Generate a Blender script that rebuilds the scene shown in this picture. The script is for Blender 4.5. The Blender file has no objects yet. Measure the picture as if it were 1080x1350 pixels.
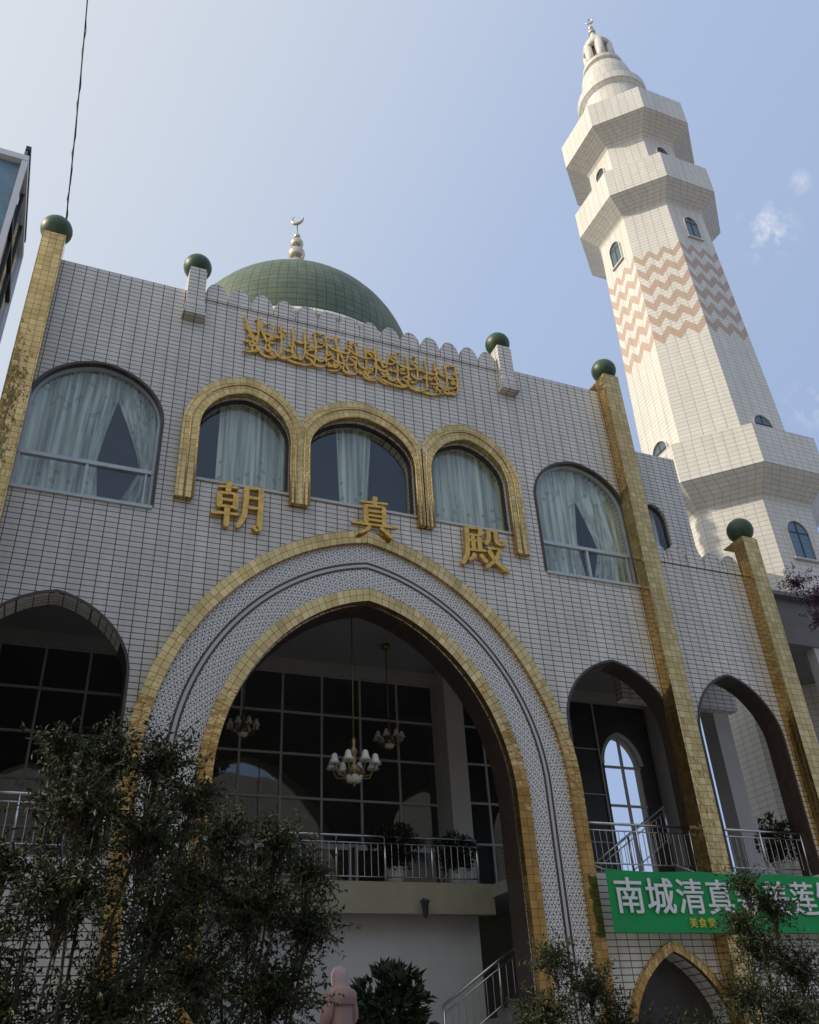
import bpy, math, random, bmesh
from mathutils import Vector, Matrix
R=math.radians; PI=math.pi
SC=bpy.context.scene; COL=SC.collection
random.seed(7)

# ------------------------------------------------------------------ materials
def new_mat(name):
    m=bpy.data.materials.new(name); m.use_nodes=True
    nt=m.node_tree; b=nt.nodes['Principled BSDF']; return m,nt,b
def N(nt,t,**k):
    n=nt.nodes.new(t)
    for a,v in k.items(): setattr(n,a,v)
    return n
def L(nt,a,b): nt.links.new(a,b)
def mathn(nt,op,a,b=None,c=None):
    n=N(nt,'ShaderNodeMath',operation=op)
    for i,v in enumerate((a,b,c)):
        if v is None: continue
        if isinstance(v,(int,float)): n.inputs[i].default_value=v
        else: L(nt,v,n.inputs[i])
    return n.outputs[0]
def mixc(nt,f,a,b,bt='MIX'):
    n=N(nt,'ShaderNodeMix',data_type='RGBA',blend_type=bt)
    if isinstance(f,(int,float)): n.inputs[0].default_value=f
    else: L(nt,f,n.inputs[0])
    for i,v in ((6,a),(7,b)):
        if isinstance(v,tuple): n.inputs[i].default_value=(*v,1)
        else: L(nt,v,n.inputs[i])
    return n.outputs[2]
def ramp(nt,f,p):
    n=N(nt,'ShaderNodeValToRGB'); L(nt,f,n.inputs[0]); e=n.color_ramp.elements
    e[0].position,e[0].color=p[0][0],(*p[0][1],1); e[1].position,e[1].color=p[-1][0],(*p[-1][1],1)
    for q in p[1:-1]:
        x=e.new(q[0]); x.color=(*q[1],1)
    return n.outputs[0]
def noise(nt,scale,detail=4,vec=None,rough=.55):
    n=N(nt,'ShaderNodeTexNoise'); n.inputs['Scale'].default_value=scale; n.inputs['Detail'].default_value=detail; n.inputs['Roughness'].default_value=rough
    if vec is not None: L(nt,vec,n.inputs['Vector'])
    return n.outputs['Fac']
def objvec(nt,scale=(1,1,1)):
    t=N(nt,'ShaderNodeTexCoord'); m=N(nt,'ShaderNodeMapping'); m.inputs['Scale'].default_value=scale
    L(nt,t.outputs['Object'],m.inputs['Vector']); return m.outputs[0]
def plain(name,c,rough=.6,metal=0,var=.12,scale=3,bump=.0,spec=.5):
    m,nt,b=new_mat(name)
    f=noise(nt,scale,5,objvec(nt))
    d=tuple(x*(1-var) for x in c); l=tuple(min(1,x*(1+var)) for x in c)
    L(nt,ramp(nt,f,[(.3,d),(.7,l)]),b.inputs['Base Color'])
    b.inputs['Roughness'].default_value=rough; b.inputs['Metallic'].default_value=metal
    b.inputs['Specular IOR Level'].default_value=spec
    if bump:
        bp=N(nt,'ShaderNodeBump'); bp.inputs['Strength'].default_value=bump; bp.inputs['Distance'].default_value=.02
        L(nt,noise(nt,scale*6,6,objvec(nt)),bp.inputs['Height']); L(nt,bp.outputs[0],b.inputs['Normal'])
    return m
def tiled(name,c1,c2,mortar,w,h,ms,rough=.3,metal=0,offset=0.,dirt=.25,bumpd=.01,wave=0,streak=True,zig=False,spec=.5):
    m,nt,b=new_mat(name)
    uv=N(nt,'ShaderNodeUVMap').outputs[0]
    br=N(nt,'ShaderNodeTexBrick'); br.offset=offset; br.squash=1
    L(nt,uv,br.inputs['Vector']); br.inputs['Scale'].default_value=1
    br.inputs['Brick Width'].default_value=w; br.inputs['Row Height'].default_value=h
    br.inputs['Mortar Size'].default_value=ms; br.inputs['Mortar Smooth'].default_value=.15; br.inputs['Bias'].default_value=0
    br.inputs['Color1'].default_value=(*c1,1); br.inputs['Color2'].default_value=(*c2,1); br.inputs['Mortar'].default_value=(*mortar,1)
    col=br.outputs['Color']
    if zig:
        sp=N(nt,'ShaderNodeSeparateXYZ'); L(nt,uv,sp.inputs[0])
        tri=mathn(nt,'PINGPONG',sp.outputs[0],.30)
        zz=mathn(nt,'ADD',sp.outputs[1],mathn(nt,'MULTIPLY',tri,1.5))
        fr=mathn(nt,'FRACT',mathn(nt,'DIVIDE',mathn(nt,'SUBTRACT',zz,zig[0]),zig[2]))
        s=mathn(nt,'LESS_THAN',fr,.52)
        mk=mathn(nt,'MULTIPLY',mathn(nt,'GREATER_THAN',zz,zig[0]),mathn(nt,'LESS_THAN',zz,zig[1]))
        s=mathn(nt,'MULTIPLY',s,mk); col=mixc(nt,s,col,mixc(nt,br.outputs['Fac'],(.56,.41,.31),(.42,.31,.25)))
    if dirt:
        f=noise(nt,.6,6,objvec(nt,(1,1,.35) if streak else (1,1,1)))
        d=ramp(nt,f,[(.3,(1-dirt,)*3),(.65,(1,1,1))])
        col=mixc(nt,1.0,col,d,'MULTIPLY')
        f2=noise(nt,2.2,6,objvec(nt,(1.6,1.6,.12)))
        col=mixc(nt,1.0,col,ramp(nt,f2,[(.35,(1-dirt*.7,)*3),(.6,(1,1,1))]),'MULTIPLY')
    L(nt,col,b.inputs['Base Color'])
    b.inputs['Metallic'].default_value=metal
    rr=noise(nt,1.5,3,objvec(nt)); mr=N(nt,'ShaderNodeMapRange'); L(nt,rr,mr.inputs[0]); mr.inputs[3].default_value=rough*.7; mr.inputs[4].default_value=rough*1.4
    L(nt,mr.outputs[0],b.inputs['Roughness'])
    b.inputs['Specular IOR Level'].default_value=spec
    inv=mathn(nt,'SUBTRACT',1.0,br.outputs['Fac'])
    bp=N(nt,'ShaderNodeBump'); bp.inputs['Strength'].default_value=.6; bp.inputs['Distance'].default_value=bumpd
    if wave:
        cell=N(nt,'ShaderNodeTexWhiteNoise',noise_dimensions='2D')
        sn=N(nt,'ShaderNodeVectorMath',operation='SNAP'); L(nt,uv,sn.inputs[0]); sn.inputs[1].default_value=(w,h,1)
        L(nt,sn.outputs[0],cell.inputs['Vector'])
        sp2=N(nt,'ShaderNodeSeparateXYZ'); L(nt,uv,sp2.inputs[0])
        a=mathn(nt,'MULTIPLY',mathn(nt,'FRACT',mathn(nt,'DIVIDE',sp2.outputs[0],w)),mathn(nt,'SUBTRACT',cell.outputs['Value'],.5))
        c=N(nt,'ShaderNodeSeparateColor'); L(nt,cell.outputs['Color'],c.inputs[0])
        a2=mathn(nt,'MULTIPLY',mathn(nt,'FRACT',mathn(nt,'DIVIDE',sp2.outputs[1],h)),mathn(nt,'SUBTRACT',c.outputs[1],.5))
        nn=noise(nt,5,2,objvec(nt))
        hgt=mathn(nt,'ADD',mathn(nt,'MULTIPLY',mathn(nt,'ADD',a,a2),wave),mathn(nt,'MULTIPLY',nn,wave*1.6))
        inv=mathn(nt,'ADD',inv,hgt)
    L(nt,inv,bp.inputs['Height']); L(nt,bp.outputs[0],b.inputs['Normal'])
    return m
M={}
M['tile']=tiled('white_wall_tile',(.82,.775,.69),(.76,.72,.64),(.065,.052,.042),.255,.122,.009,rough=.30,dirt=.18)
M['mtile']=tiled('minaret_tile',(.79,.755,.67),(.75,.715,.635),(.42,.38,.33),.36,.18,.009,rough=.4,dirt=.1,zig=(24.8,29.8,.92))
M['mtile2']=tiled('minaret_balcony_tile',(.79,.755,.67),(.75,.715,.635),(.42,.38,.33),.36,.18,.009,rough=.4,dirt=.1)
M['gold']=tiled('gold_mosaic_tile',(.84,.59,.25),(.62,.41,.15),(.14,.08,.03),.15,.15,.004,rough=.13,metal=.9,dirt=.25,wave=1.3,streak=False)
M['dome']=tiled('green_dome_tile',(.145,.195,.115),(.110,.155,.088),(.045,.06,.04),.30,.24,.014,rough=.5,dirt=.25)
M['ball']=plain('green_ball_glaze',(.035,.072,.03),.42,var=.35,scale=5,bump=.3)
M['plaster']=plain('white_plaster',(.58,.57,.54),.8,var=.06,scale=1.2,bump=.1)
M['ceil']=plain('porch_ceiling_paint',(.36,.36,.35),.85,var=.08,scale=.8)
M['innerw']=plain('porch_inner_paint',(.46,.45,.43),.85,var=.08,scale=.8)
M['beige']=plain('beige_painted_beam',(.33,.31,.21),.7,var=.1,scale=1.5)
M['dark']=plain('dark_bronze_metal',(.045,.04,.036),.45,var=.2)
M['brown']=plain('dark_brown_stone_trim',(.06,.042,.034),.35,var=.25,scale=6)
M['alu']=plain('pale_aluminium',(.50,.52,.52),.4,.3,var=.08)
M['mull']=plain('grey_glazing_bar',(.50,.50,.50),.5,.1,var=.08)
M['steel']=plain('stainless_steel',(.60,.60,.60),.25,1.0,var=.08)
M['silver']=plain('pale_brass_finial',(.62,.54,.42),.28,.9,var=.15)
M['letter']=plain('gilded_lettering',(.70,.42,.10),.32,.6,var=.25,scale=9)
M['bannergreen']=plain('green_banner_cloth',(.0,.30,.07),.55,var=.12,scale=1.2)
M['yellow']=plain('yellow_printing',(.75,.6,.05),.6,var=.05)
M['white']=plain('white_printing',(.8,.8,.8),.5,var=.03)
M['pot']=plain('white_glazed_pot',(.6,.6,.58),.3,var=.1)
M['shade']=plain('frosted_lamp_glass',(.75,.72,.64),.35,var=.06)
M['brass']=plain('aged_brass',(.28,.20,.10),.4,.8,var=.2)
M['stone']=plain('grey_granite',(.34,.33,.31),.7,var=.18,scale=9,bump=.2)
M['asphalt']=plain('paved_street',(.16,.15,.14),.85,var=.2,scale=2,bump=.3)
M['bark']=plain('bark',(.07,.055,.04),.9,var=.3,scale=14,bump=.6)
M['wire']=plain('black_cable',(.02,.02,.02),.6)
M['facing']=plain('opposite_render',(.44,.38,.31),.8,var=.1,scale=.5)
M['coat']=plain('pink_quilted_cloth',(.36,.225,.20),.85,var=.05,scale=9,bump=.4)
M['scarf']=plain('pale_pink_cloth',(.44,.33,.315),.85,var=.05,scale=8,bump=.3)
M['skin']=plain('skin',(.45,.27,.19),.55,var=.05)
M['trouser']=plain('dark_trousers',(.03,.03,.04),.9)
M['bluesteel']=plain('blue_grey_cladding',(.17,.26,.33),.4,.2,var=.15)
M['roofgrey']=plain('grey_concrete',(.22,.215,.21),.85,var=.15,scale=1.5,bump=.2)
def leafmat(name,a,b2,rough=.42):
    m,nt,b=new_mat(name)
    f=noise(nt,1.7,3,objvec(nt)); f2=noise(nt,23,2,objvec(nt))
    s=mathn(nt,'MULTIPLY_ADD',f2,.5,mathn(nt,'MULTIPLY',f,.5))
    L(nt,ramp(nt,s,[(.36,a),(.62,b2)]),b.inputs['Base Color']); b.inputs['Roughness'].default_value=rough
    b.inputs['Specular IOR Level'].default_value=.3
    return m
M['leaf']=leafmat('olive_green_leaf',(.014,.023,.008),(.055,.068,.024),.6)
M['leaf2']=leafmat('deep_green_leaf',(.010,.018,.008),(.030,.048,.018),.55)
M['flower']=leafmat('purple_bract',(.03,.015,.03),(.16,.035,.14))
def lattice():
    m,nt,b=new_mat('white_hexagon_lattice')
    sp=N(nt,'ShaderNodeSeparateXYZ'); L(nt,N(nt,'ShaderNodeUVMap').outputs[0],sp.inputs[0])
    k=2*PI/.13; u=mathn(nt,'MULTIPLY',sp.outputs[0],k); v=mathn(nt,'MULTIPLY',sp.outputs[1],k)
    c1=mathn(nt,'COSINE',u)
    c2=mathn(nt,'COSINE',mathn(nt,'MULTIPLY_ADD',u,.5,mathn(nt,'MULTIPLY',v,.866)))
    c3=mathn(nt,'COSINE',mathn(nt,'SUBTRACT',mathn(nt,'MULTIPLY',u,.5),mathn(nt,'MULTIPLY',v,.866)))
    s=mathn(nt,'ADD',c1,mathn(nt,'ADD',c2,c3))
    f=mathn(nt,'DIVIDE',mathn(nt,'ADD',s,1.5),4.5)
    W=(.76,.74,.70); D=(.07,.06,.06)
    c=ramp(nt,f,[(0,D),(.055,D),(.09,W),(.34,W),(.40,D),(.54,D),(.62,W),(1,W)])
    L(nt,c,b.inputs['Base Color']); b.inputs['Roughness'].default_value=.4
    return m
M['lattice']=lattice()
def glass(name,tint=(.96,.98,.97),refl=.0,k=1.0):
    m=bpy.data.materials.new(name); m.use_nodes=True; nt=m.node_tree; nt.nodes.clear()
    o=N(nt,'ShaderNodeOutputMaterial'); mx=N(nt,'ShaderNodeMixShader'); t=N(nt,'ShaderNodeBsdfTransparent'); g=N(nt,'ShaderNodeBsdfGlossy')
    t.inputs[0].default_value=(*tint,1); g.inputs['Roughness'].default_value=.02; g.inputs[0].default_value=(.9,.95,1,1)
    lw=N(nt,'ShaderNodeLayerWeight'); lw.inputs[0].default_value=.5
    sch=mathn(nt,'MULTIPLY_ADD',mathn(nt,'POWER',lw.outputs['Facing'],5.0),.96,.045)
    bp=N(nt,'ShaderNodeBump'); bp.inputs['Strength'].default_value=.05; bp.inputs['Distance'].default_value=.05
    L(nt,noise(nt,1.3,1,objvec(nt)),bp.inputs['Height']); L(nt,bp.outputs[0],g.inputs['Normal'])
    L(nt,mathn(nt,'MULTIPLY_ADD',sch,k,refl),mx.inputs[0])
    L(nt,t.outputs[0],mx.inputs[1]); L(nt,g.outputs[0],mx.inputs[2]); L(nt,mx.outputs[0],o.inputs[0]); return m
M['glass']=glass('window_glass'); M['darkglass']=glass('dark_window_glass',(.7,.72,.71),.03,1.0); M['blueglass']=glass('blue_window_glass',(.3,.42,.48),.10)
def curtain():
    m,nt,b=new_mat('sheer_curtain')
    uv=N(nt,'ShaderNodeUVMap').outputs[0]
    vo=N(nt,'ShaderNodeTexVoronoi'); vo.inputs['Scale'].default_value=4.5; L(nt,uv,vo.inputs['Vector'])
    f=mathn(nt,'MULTIPLY',mathn(nt,'LESS_THAN',vo.outputs['Distance'],.27),mathn(nt,'GREATER_THAN',vo.outputs['Distance'],.12))
    sp=N(nt,'ShaderNodeSeparateXYZ'); L(nt,uv,sp.inputs[0])
    low=mathn(nt,'LESS_THAN',mathn(nt,'FRACT',mathn(nt,'MULTIPLY',sp.outputs[1],.45)),.5)
    f=mathn(nt,'MULTIPLY',f,low)
    fold_shade=noise(nt,1,3,objvec(nt,(11,11,.25)))
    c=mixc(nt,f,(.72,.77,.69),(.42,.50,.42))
    c=mixc(nt,1.0,c,ramp(nt,fold_shade,[(.35,(.36,.40,.37)),(.62,(1,1,1))]),'MULTIPLY')  # streaky fold shading multiplied into the curtain colour
    L(nt,c,b.inputs['Base Color']); b.inputs['Roughness'].default_value=.9
    return m
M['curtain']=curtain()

# ------------------------------------------------------------------ mesh builder
class MB:
    def __init__(s): s.v=[]; s.f=[]; s.uv={}; s.sm=set()
    def add(s,vs,fs,uvs=None,smooth=False):
        o=len(s.v); s.v+= [tuple(v) for v in vs]
        for i,f in enumerate(fs):
            k=len(s.f); s.f.append(tuple(o+j for j in f))
            if uvs: s.uv[k]=uvs[i]
            if smooth: s.sm.add(k)
        return s
    def box(s,x0,x1,y0,y1,z0,z1):
        v=[(x,y,z) for x in (x0,x1) for y in (y0,y1) for z in (z0,z1)]
        return s.add(v,[(0,1,3,2),(4,6,7,5),(0,4,5,1),(2,3,7,6),(0,2,6,4),(1,5,7,3)])
    def tube(s,pts,r,n=8,cap=True,smooth=True):
        pts=[Vector(p) for p in pts]; rs=r if isinstance(r,(list,tuple)) else [r]*len(pts)
        vs=[];ref=None
        for i,p in enumerate(pts):
            t=(pts[min(i+1,len(pts)-1)]-pts[max(i-1,0)])
            if t.length<1e-9: t=Vector((0,0,1))
            t.normalize()
            if ref is None:
                ref=Vector((0,0,1)) if abs(t.z)<.9 else Vector((1,0,0))
            a=t.cross(ref).normalized(); b=a.cross(t).normalized(); ref=b
            for k in range(n):
                an=2*PI*k/n; vs.append(p+(a*math.cos(an)+b*math.sin(an))*rs[i])
        fs=[(i*n+k,i*n+(k+1)%n,(i+1)*n+(k+1)%n,(i+1)*n+k) for i in range(len(pts)-1) for k in range(n)]
        if cap: fs+=[tuple(range(n))[::-1],tuple((len(pts)-1)*n+k for k in range(n))]
        return s.add(vs,fs,None,smooth)
    def lathe(s,prof,c,n=24,rot=0,smooth=True,uvr=False):
        vs=[];fs=[];uv=[]
        for r,z in prof:
            for k in range(n):
                a=rot+2*PI*k/n; vs.append((c[0]+r*math.cos(a),c[1]+r*math.sin(a),c[2]+z))
        acc=0
        for i in range(len(prof)-1):
            d=math.hypot(prof[i+1][0]-prof[i][0],prof[i+1][1]-prof[i][1])
            rm=max(p[0] for p in prof)
            for k in range(n):
                fs.append((i*n+k,i*n+(k+1)%n,(i+1)*n+(k+1)%n,(i+1)*n+k))
                w=2*PI*rm/n; uv.append([(k*w,acc),((k+1)*w,acc),((k+1)*w,acc+d),(k*w,acc+d)])
            acc+=d
        if not uvr: uv=None
        s.add(vs,fs,uv,smooth)
        if prof[0][0]>1e-2 : s.f.append(tuple(len(s.v)-len(vs)+k for k in range(n))[::-1])
        if prof[-1][0]>1e-2: s.f.append(tuple(len(s.v)-n+k for k in range(n)))
        return s
    def plate(s,outer,holes,y0,y1):
        cu=bpy.data.curves.new('c','CURVE'); cu.dimensions='2D'; cu.fill_mode='BOTH'; cu.extrude=abs(y1-y0)/2
        for poly in [outer]+holes:
            sp=cu.splines.new('POLY'); sp.points.add(len(poly)-1)
            for p,q in zip(sp.points,poly): p.co=(q[0],q[1],0,1)
            sp.use_cyclic_u=True
        o=bpy.data.objects.new('c',cu); COL.objects.link(o); bpy.context.view_layer.update()
        me=bpy.data.meshes.new_from_object(o.evaluated_get(bpy.context.evaluated_depsgraph_get()))
        ym=(y0+y1)/2
        s.add([(v.co.x,ym-v.co.z,v.co.y) for v in me.vertices],[tuple(p.vertices) for p in me.polygons])
        bpy.data.objects.remove(o); bpy.data.curves.remove(cu); bpy.data.meshes.remove(me)
        return s
    def band(s,inn,out,y0,y1):
        n=len(inn); vs=[];fs=[];uv=[]
        for i in range(n):
            vs+=[(inn[i][0],y0,inn[i][1]),(out[i][0],y0,out[i][1]),(inn[i][0],y1,inn[i][1]),(out[i][0],y1,out[i][1])]
        u=0
        for i in range(n-1):
            mi=lambda j:((inn[j][0]+out[j][0])/2,(inn[j][1]+out[j][1])/2)
            d=math.dist(mi(i),mi(i+1)); w=math.dist(inn[i],out[i]); dy=abs(y1-y0); a=4*i;b=4*i+4
            fs.append((a,b,b+1,a+1)); uv.append([(u,0),(u+d,0),(u+d,w),(u,w)])
            fs.append((a+1,b+1,b+3,a+3)); uv.append([(u,0),(u+d,0),(u+d,dy),(u,dy)])
            fs.append((b,a,a+2,b+2)); uv.append([(u+d,0),(u,0),(u,dy),(u+d,dy)])
            u+=d
        fs.append((0,1,3,2)); uv.append([(0,0),(w,0),(w,dy),(0,dy)])
        e=4*(n-1); fs.append((e+1,e,e+2,e+3)); uv.append([(0,0),(w,0),(w,dy),(0,dy)])
        return s.add(vs,fs,uv)
    def build(s,name,mat,parent=None):
        me=bpy.data.meshes.new(name); me.from_pydata(s.v,[],s.f); me.validate(); 
        ok=len(me.polygons)==len(s.f)
        ul=me.uv_layers.new(name='UVMap')
        for i,p in enumerate(me.polygons):
            if ok and i in s.sm: p.use_smooth=True
            if ok and i in s.uv and len(s.uv[i])==p.loop_total:
                for li,q in zip(p.loop_indices,s.uv[i]): ul.data[li].uv=q
                continue
            n=p.normal
            if abs(n.z)>.9:
                for li in p.loop_indices:
                    c=me.vertices[me.loops[li].vertex_index].co; ul.data[li].uv=(c.x,c.y)
            else:
                t=Vector((-n.y,n.x)); t.normalize()
                for li in p.loop_indices:
                    c=me.vertices[me.loops[li].vertex_index].co; ul.data[li].uv=(c.x*t.x+c.y*t.y,c.z)
        me.materials.append(mat if not isinstance(mat,str) else M[mat])
        o=bpy.data.objects.new(name,me); COL.objects.link(o)
        if parent is not None:
            o.parent=parent
            q=parent; off=Vector()
            while q is not None: off+=q.location; q=q.parent
            for v in me.vertices: v.co-=off
        return o
def tag(o,label,cat,group=None,kind=None):
    o['label']=label; o['category']=cat
    if group: o['group']=group
    if kind: o['kind']=kind
    return o
def thing(name,label,cat,loc=(0,0,0),group=None):
    o=bpy.data.objects.new(name,None); o.empty_display_size=.2; COL.objects.link(o); o.location=loc
    return tag(o,label,cat,group)
def struct(name,mb,mat):
    o=mb.build(name,mat); o['kind']='structure'; return o
def arch(cx,half,zs,za,n=28,k=.1):
    out=[]
    for i in range(n+1):
        u=-math.cos(PI*i/n); h=za-zs
        out.append((cx+half*u, zs+h*((1-k)*math.sqrt(max(0,1-u*u))+k*(1-abs(u)))))
    return out
def archpoly(cx,half,zb,zs,za,n=28,k=.1):
    return [(cx-half,zb)]+arch(cx,half,zs,za,n,k)+[(cx+half,zb)]
def text_mb(s,x,y,z,h,ext=.03,bold=0.0,sx=1.0):
    cu=bpy.data.curves.new('t','FONT'); cu.body=s; cu.align_x='CENTER'; cu.extrude=ext/h; cu.resolution_u=3
    o=bpy.data.objects.new('t',cu); COL.objects.link(o); bpy.context.view_layer.update()
    me=bpy.data.meshes.new_from_object(o.evaluated_get(bpy.context.evaluated_depsgraph_get()))
    zs=[v.co.y for v in me.vertices]; xs=[v.co.x for v in me.vertices]
    zm=(min(zs)+max(zs))/2; xm=(min(xs)+max(xs))/2
    mb=MB()
    sh=[(0,0)] if not bold else [(-bold,-bold*.5),(bold,-bold*.5),(-bold,bold*.5),(bold,bold*.5)]
    for i,(dx,dz) in enumerate(sh):
        mb.add([(x+dx+(v.co.x-xm)*h*sx,y-v.co.z*h-.0012*i,z+dz+(v.co.y-zm)*h) for v in me.vertices],[tuple(p.vertices) for p in me.polygons])
    bpy.data.objects.remove(o); bpy.data.curves.remove(cu); bpy.data.meshes.remove(me); return mb

GZ=-1.5     # street level; the camera (eye height) is at z = 0
PZ=-.25     # raised forecourt
FZ=3.41     # first floor
XC=6.0
# ------------------------------------------------------------------ setting
g=MB(); g.box(-600,600,-600,600,GZ-.5,GZ); struct('ground',g,'asphalt')
st2=MB()
for i in range(8):
    y0=-5.2-.3*(7-i); y1=y0+.3 if i<7 else 14
    st2.box(-4,19,y0,y1,GZ-.05,GZ+(i+1)*(PZ-GZ)/8)
struct('pavement',st2,'stone')

# ------------------------------------------------------------------ mosque
mo=thing('mosque','white tiled mosque hall with gold trimmed pointed arches and green dome','mosque',(XC,0,GZ))
def scallops(x0,x1,z,n,h):
    pts=[]; w=(x1-x0)/n
    for i in range(n):
        for k in range(0,11):
            a=PI-PI*k/10
            if k==0 and i>0: continue
            pts.append((x0+w*(i+.5)+w/2*math.cos(a), z+h*math.sin(a)))
    return pts
ROOF=16.47
SCL=scallops(1.98,10.02,16.40,14,.50)
outer=[(-1.8,GZ),(-1.8,ROOF)]+[(1.97,ROOF)]+SCL+[(10.03,ROOF),(13.8,ROOF),(13.8,GZ)]
TW=[(3.18,1.05),(5.97,1.32),(8.74,1.06)]
GA=(12.2,1.16,.35,1.85,.28)   # low arch: centre, half width, spring, apex, pointedness
holes=[archpoly(XC,3.05,GZ+.02,4.6,8.58,40,.15),
       archpoly(-.13,1.42,FZ-.1,6.45,7.94,24,.16), archpoly(12.07,1.42,FZ-.1,6.45,7.96,24,.16),
       archpoly(0,1.34,10.15,12.3,13.6,28,.06), archpoly(12.0,1.34,10.15,12.3,13.6,28,.06),
       archpoly(GA[0],GA[1],GZ+.02,GA[2],GA[3],20,GA[4])]
for cx,h in TW: holes.append(archpoly(cx,h,11.06,12.45,13.52,28,.1))
w=MB(); w.plate(outer,holes,0,.5); w.build('facade_wall','tile',mo)
SC2=scallops(13.81,16.79,11.08,5,.46)
w=MB(); w.plate([(13.805,GZ),(13.805,11.08)]+SC2+[(16.8,11.05),(17.3,11.05),(17.3,GZ)],
    [archpoly(15.42,1.22,FZ-.1,6.45,7.96,24,.16)],.003,.5); w.build('porch_wall','tile',mo)
w=MB(); w.plate([(-5.5,GZ),(-5.5,11.2),(-1.805,11.2),(-1.805,GZ)],[archpoly(-3.4,1.22,FZ-.1,6.45,7.96,24,.16)],.003,.5); w.build('porch_wall','tile',mo)
# half round lobes sit a tile's thickness proud of the wall, tops only
for pts,yy in ((SCL,0),(SC2,.003)):
    n=(len(pts)-1)//10
    mb=MB()
    for i in range(n):
        seg=pts[i*10:i*10+11]; cx=(seg[0][0]+seg[-1][0])/2; zb=seg[0][1]
        full=seg+[(seg[-1][0],zb-.10),(seg[0][0],zb-.10)]
        mb.plate([(x*.965+cx*.035,z+.008) for x,z in full],[],yy-.035,yy-.001)
    mb.build('parapet_scallop','tile',mo)
w=MB(); w.box(-1.75,-1.5,.5,14,GZ,16.2).box(13.5,13.75,.5,14,9.7,16.2).box(13.5,13.75,5.8,14,GZ,9.7).box(-1.75,13.75,13.8,14,GZ,16.2); w.build('side_wall','tile',mo)
w=MB(); w.box(-1.79,13.79,.503,14,15.7,16.0); w.build('flat_roof','roofgrey',mo)
w=MB(); w.plate([(13.76,8),(13.76,16.45),(17.5,16.45),(17.5,8)],[archpoly(16.2,.42,12.7,13.9,14.5,16,.1)],2.1,2.4); w.box(17.25,17.5,2.4,5,9,16.45).box(13.8,17.3,.5,2.1,10.8,10.95); w.build('wing_wall','tile',mo)
# porch structure
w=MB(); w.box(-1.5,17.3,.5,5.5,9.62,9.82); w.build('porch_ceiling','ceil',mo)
w=MB(); w.box(-5.4,2.55,.5,5.5,FZ-.25,FZ).box(9.45,17.3,.5,5.5,FZ-.25,FZ).box(2.55,9.45,2.25,5.5,FZ-.25,FZ); w.build('porch_floor','stone',mo)
w=MB(); w.box(2.5,9.5,2.08,2.3,2.83,FZ+.02); w.build('balcony_beam','beige',mo)
w=MB(); w.box(2.9,9.34,2.6,2.8,PZ,2.9); w.build('lower_wall','plaster',mo)
w=MB(); w.box(-1.5,13.5,4.6,4.8,PZ,FZ-.25).box(2.3,2.5,.5,.9,PZ,3.16).box(9.5,9.7,.5,.9,PZ,3.16); w.build('lower_back_wall','beige',mo)
bw=MB(); op=[[(2.5,4.0),(9.95,4.0),(9.95,9.25),(2.5,9.25)],[(-1.2,4.0),(1.9,4.0),(1.9,9.25),(-1.2,9.25)],[(10.7,4.0),(12.2,4.0),(12.2,9.25),(10.7,9.25)],
  archpoly(15.85,.62,4.2,7.4,8.25,16,.15)]
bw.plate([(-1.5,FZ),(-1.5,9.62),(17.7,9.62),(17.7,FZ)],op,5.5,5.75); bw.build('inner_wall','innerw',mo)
w=MB(); w.box(-1.45,13.45,8.9,9.0,FZ,9.6).box(-1.45,13.45,5.8,8.9,FZ-.2,FZ).box(-1.45,13.45,5.8,8.9,9.6,9.7); w.build('hall_interior','innerw',mo)
def glazing(x0,x1,z0,z1,nx,nz,y):
    f=MB(); t=.028
    for i in range(nx+1):
        x=x0+(x1-x0)*i/nx; f.box(x-t,x+t,y-.04,y+.04,z0,z1)
    for j in range(nz+1):
        z=z0+(z1-z0)*j/nz; f.box(x0,x1,y-.037,y+.037,z-t,z+t)
    fr=f.build('glazing_frame','mull',mo)
    p=MB(); p.box(x0,x1,y-.006,y+.006,z0,z1); p.build('pane','darkglass',fr)
glazing(2.5,9.95,4.9,9.25,7,4,5.6); glazing(-1.2,1.9,4.0,9.25,3,5,5.6); glazing(10.7,12.2,4,9.25,2,5,5.6)
for i,x in enumerate((2.6,3.85,5.1,6.35,7.6,8.75)):
    f=MB(); ww=1.15
    f.box(x,x+.07,5.5,5.6,FZ,4.86).box(x+ww-.07,x+ww,5.5,5.6,FZ,4.86).box(x+.07,x+ww-.07,5.503,5.597,4.78,4.86).box(x+.07,x+ww-.07,5.503,5.597,FZ,FZ+.25); dr=f.build('door','alu',mo)
    MB().box(x+.07,x+ww-.07,5.54,5.56,FZ+.25,4.78).build('pane','darkglass',dr)
w=MB(); w.plate([(12.9,4.0),(17.0,4.0),(17.0,9.2),(12.9,9.2)],[archpoly(15.85,.62,4.2,7.4,8.25,16,.15)],5.44,5.497); w.build('dark_panel','dark',mo)
f=MB(); f.band(arch(15.85,.62,7.4,8.25,16,.15),arch(15.85,.72,7.4,8.37,16,.15),5.40,5.6)
f.box(15.82,15.88,5.42,5.5,4.2,8.2).box(15.23,16.47,5.425,5.495,6.2,6.26).box(15.23,16.47,5.425,5.495,7.3,7.36); f.build('arched_window_frame','mull',mo)
for x in (13.3,14.2,15.1): MB().box(x-.02,x+.02,5.39,5.43,4.0,9.2).build('mullion','mull',mo)
for z in (5.2,6.5,7.8): MB().box(12.9,15.1,5.40,5.425,z-.015,z+.015).build('mullion','mull',mo)
for cx,cy in ((10.3,5.2),(17.35,5.2),(18.0,3.6),(2.1,5.2)):
    c=MB(); c.box(cx-.27,cx+.27,cy-.27,cy+.27,FZ-4.5 if cx>17.5 else FZ,9.62).box(cx-.34,cx+.34,cy-.34,cy+.34,9.35,9.6); c.build('column','plaster',mo)
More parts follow.
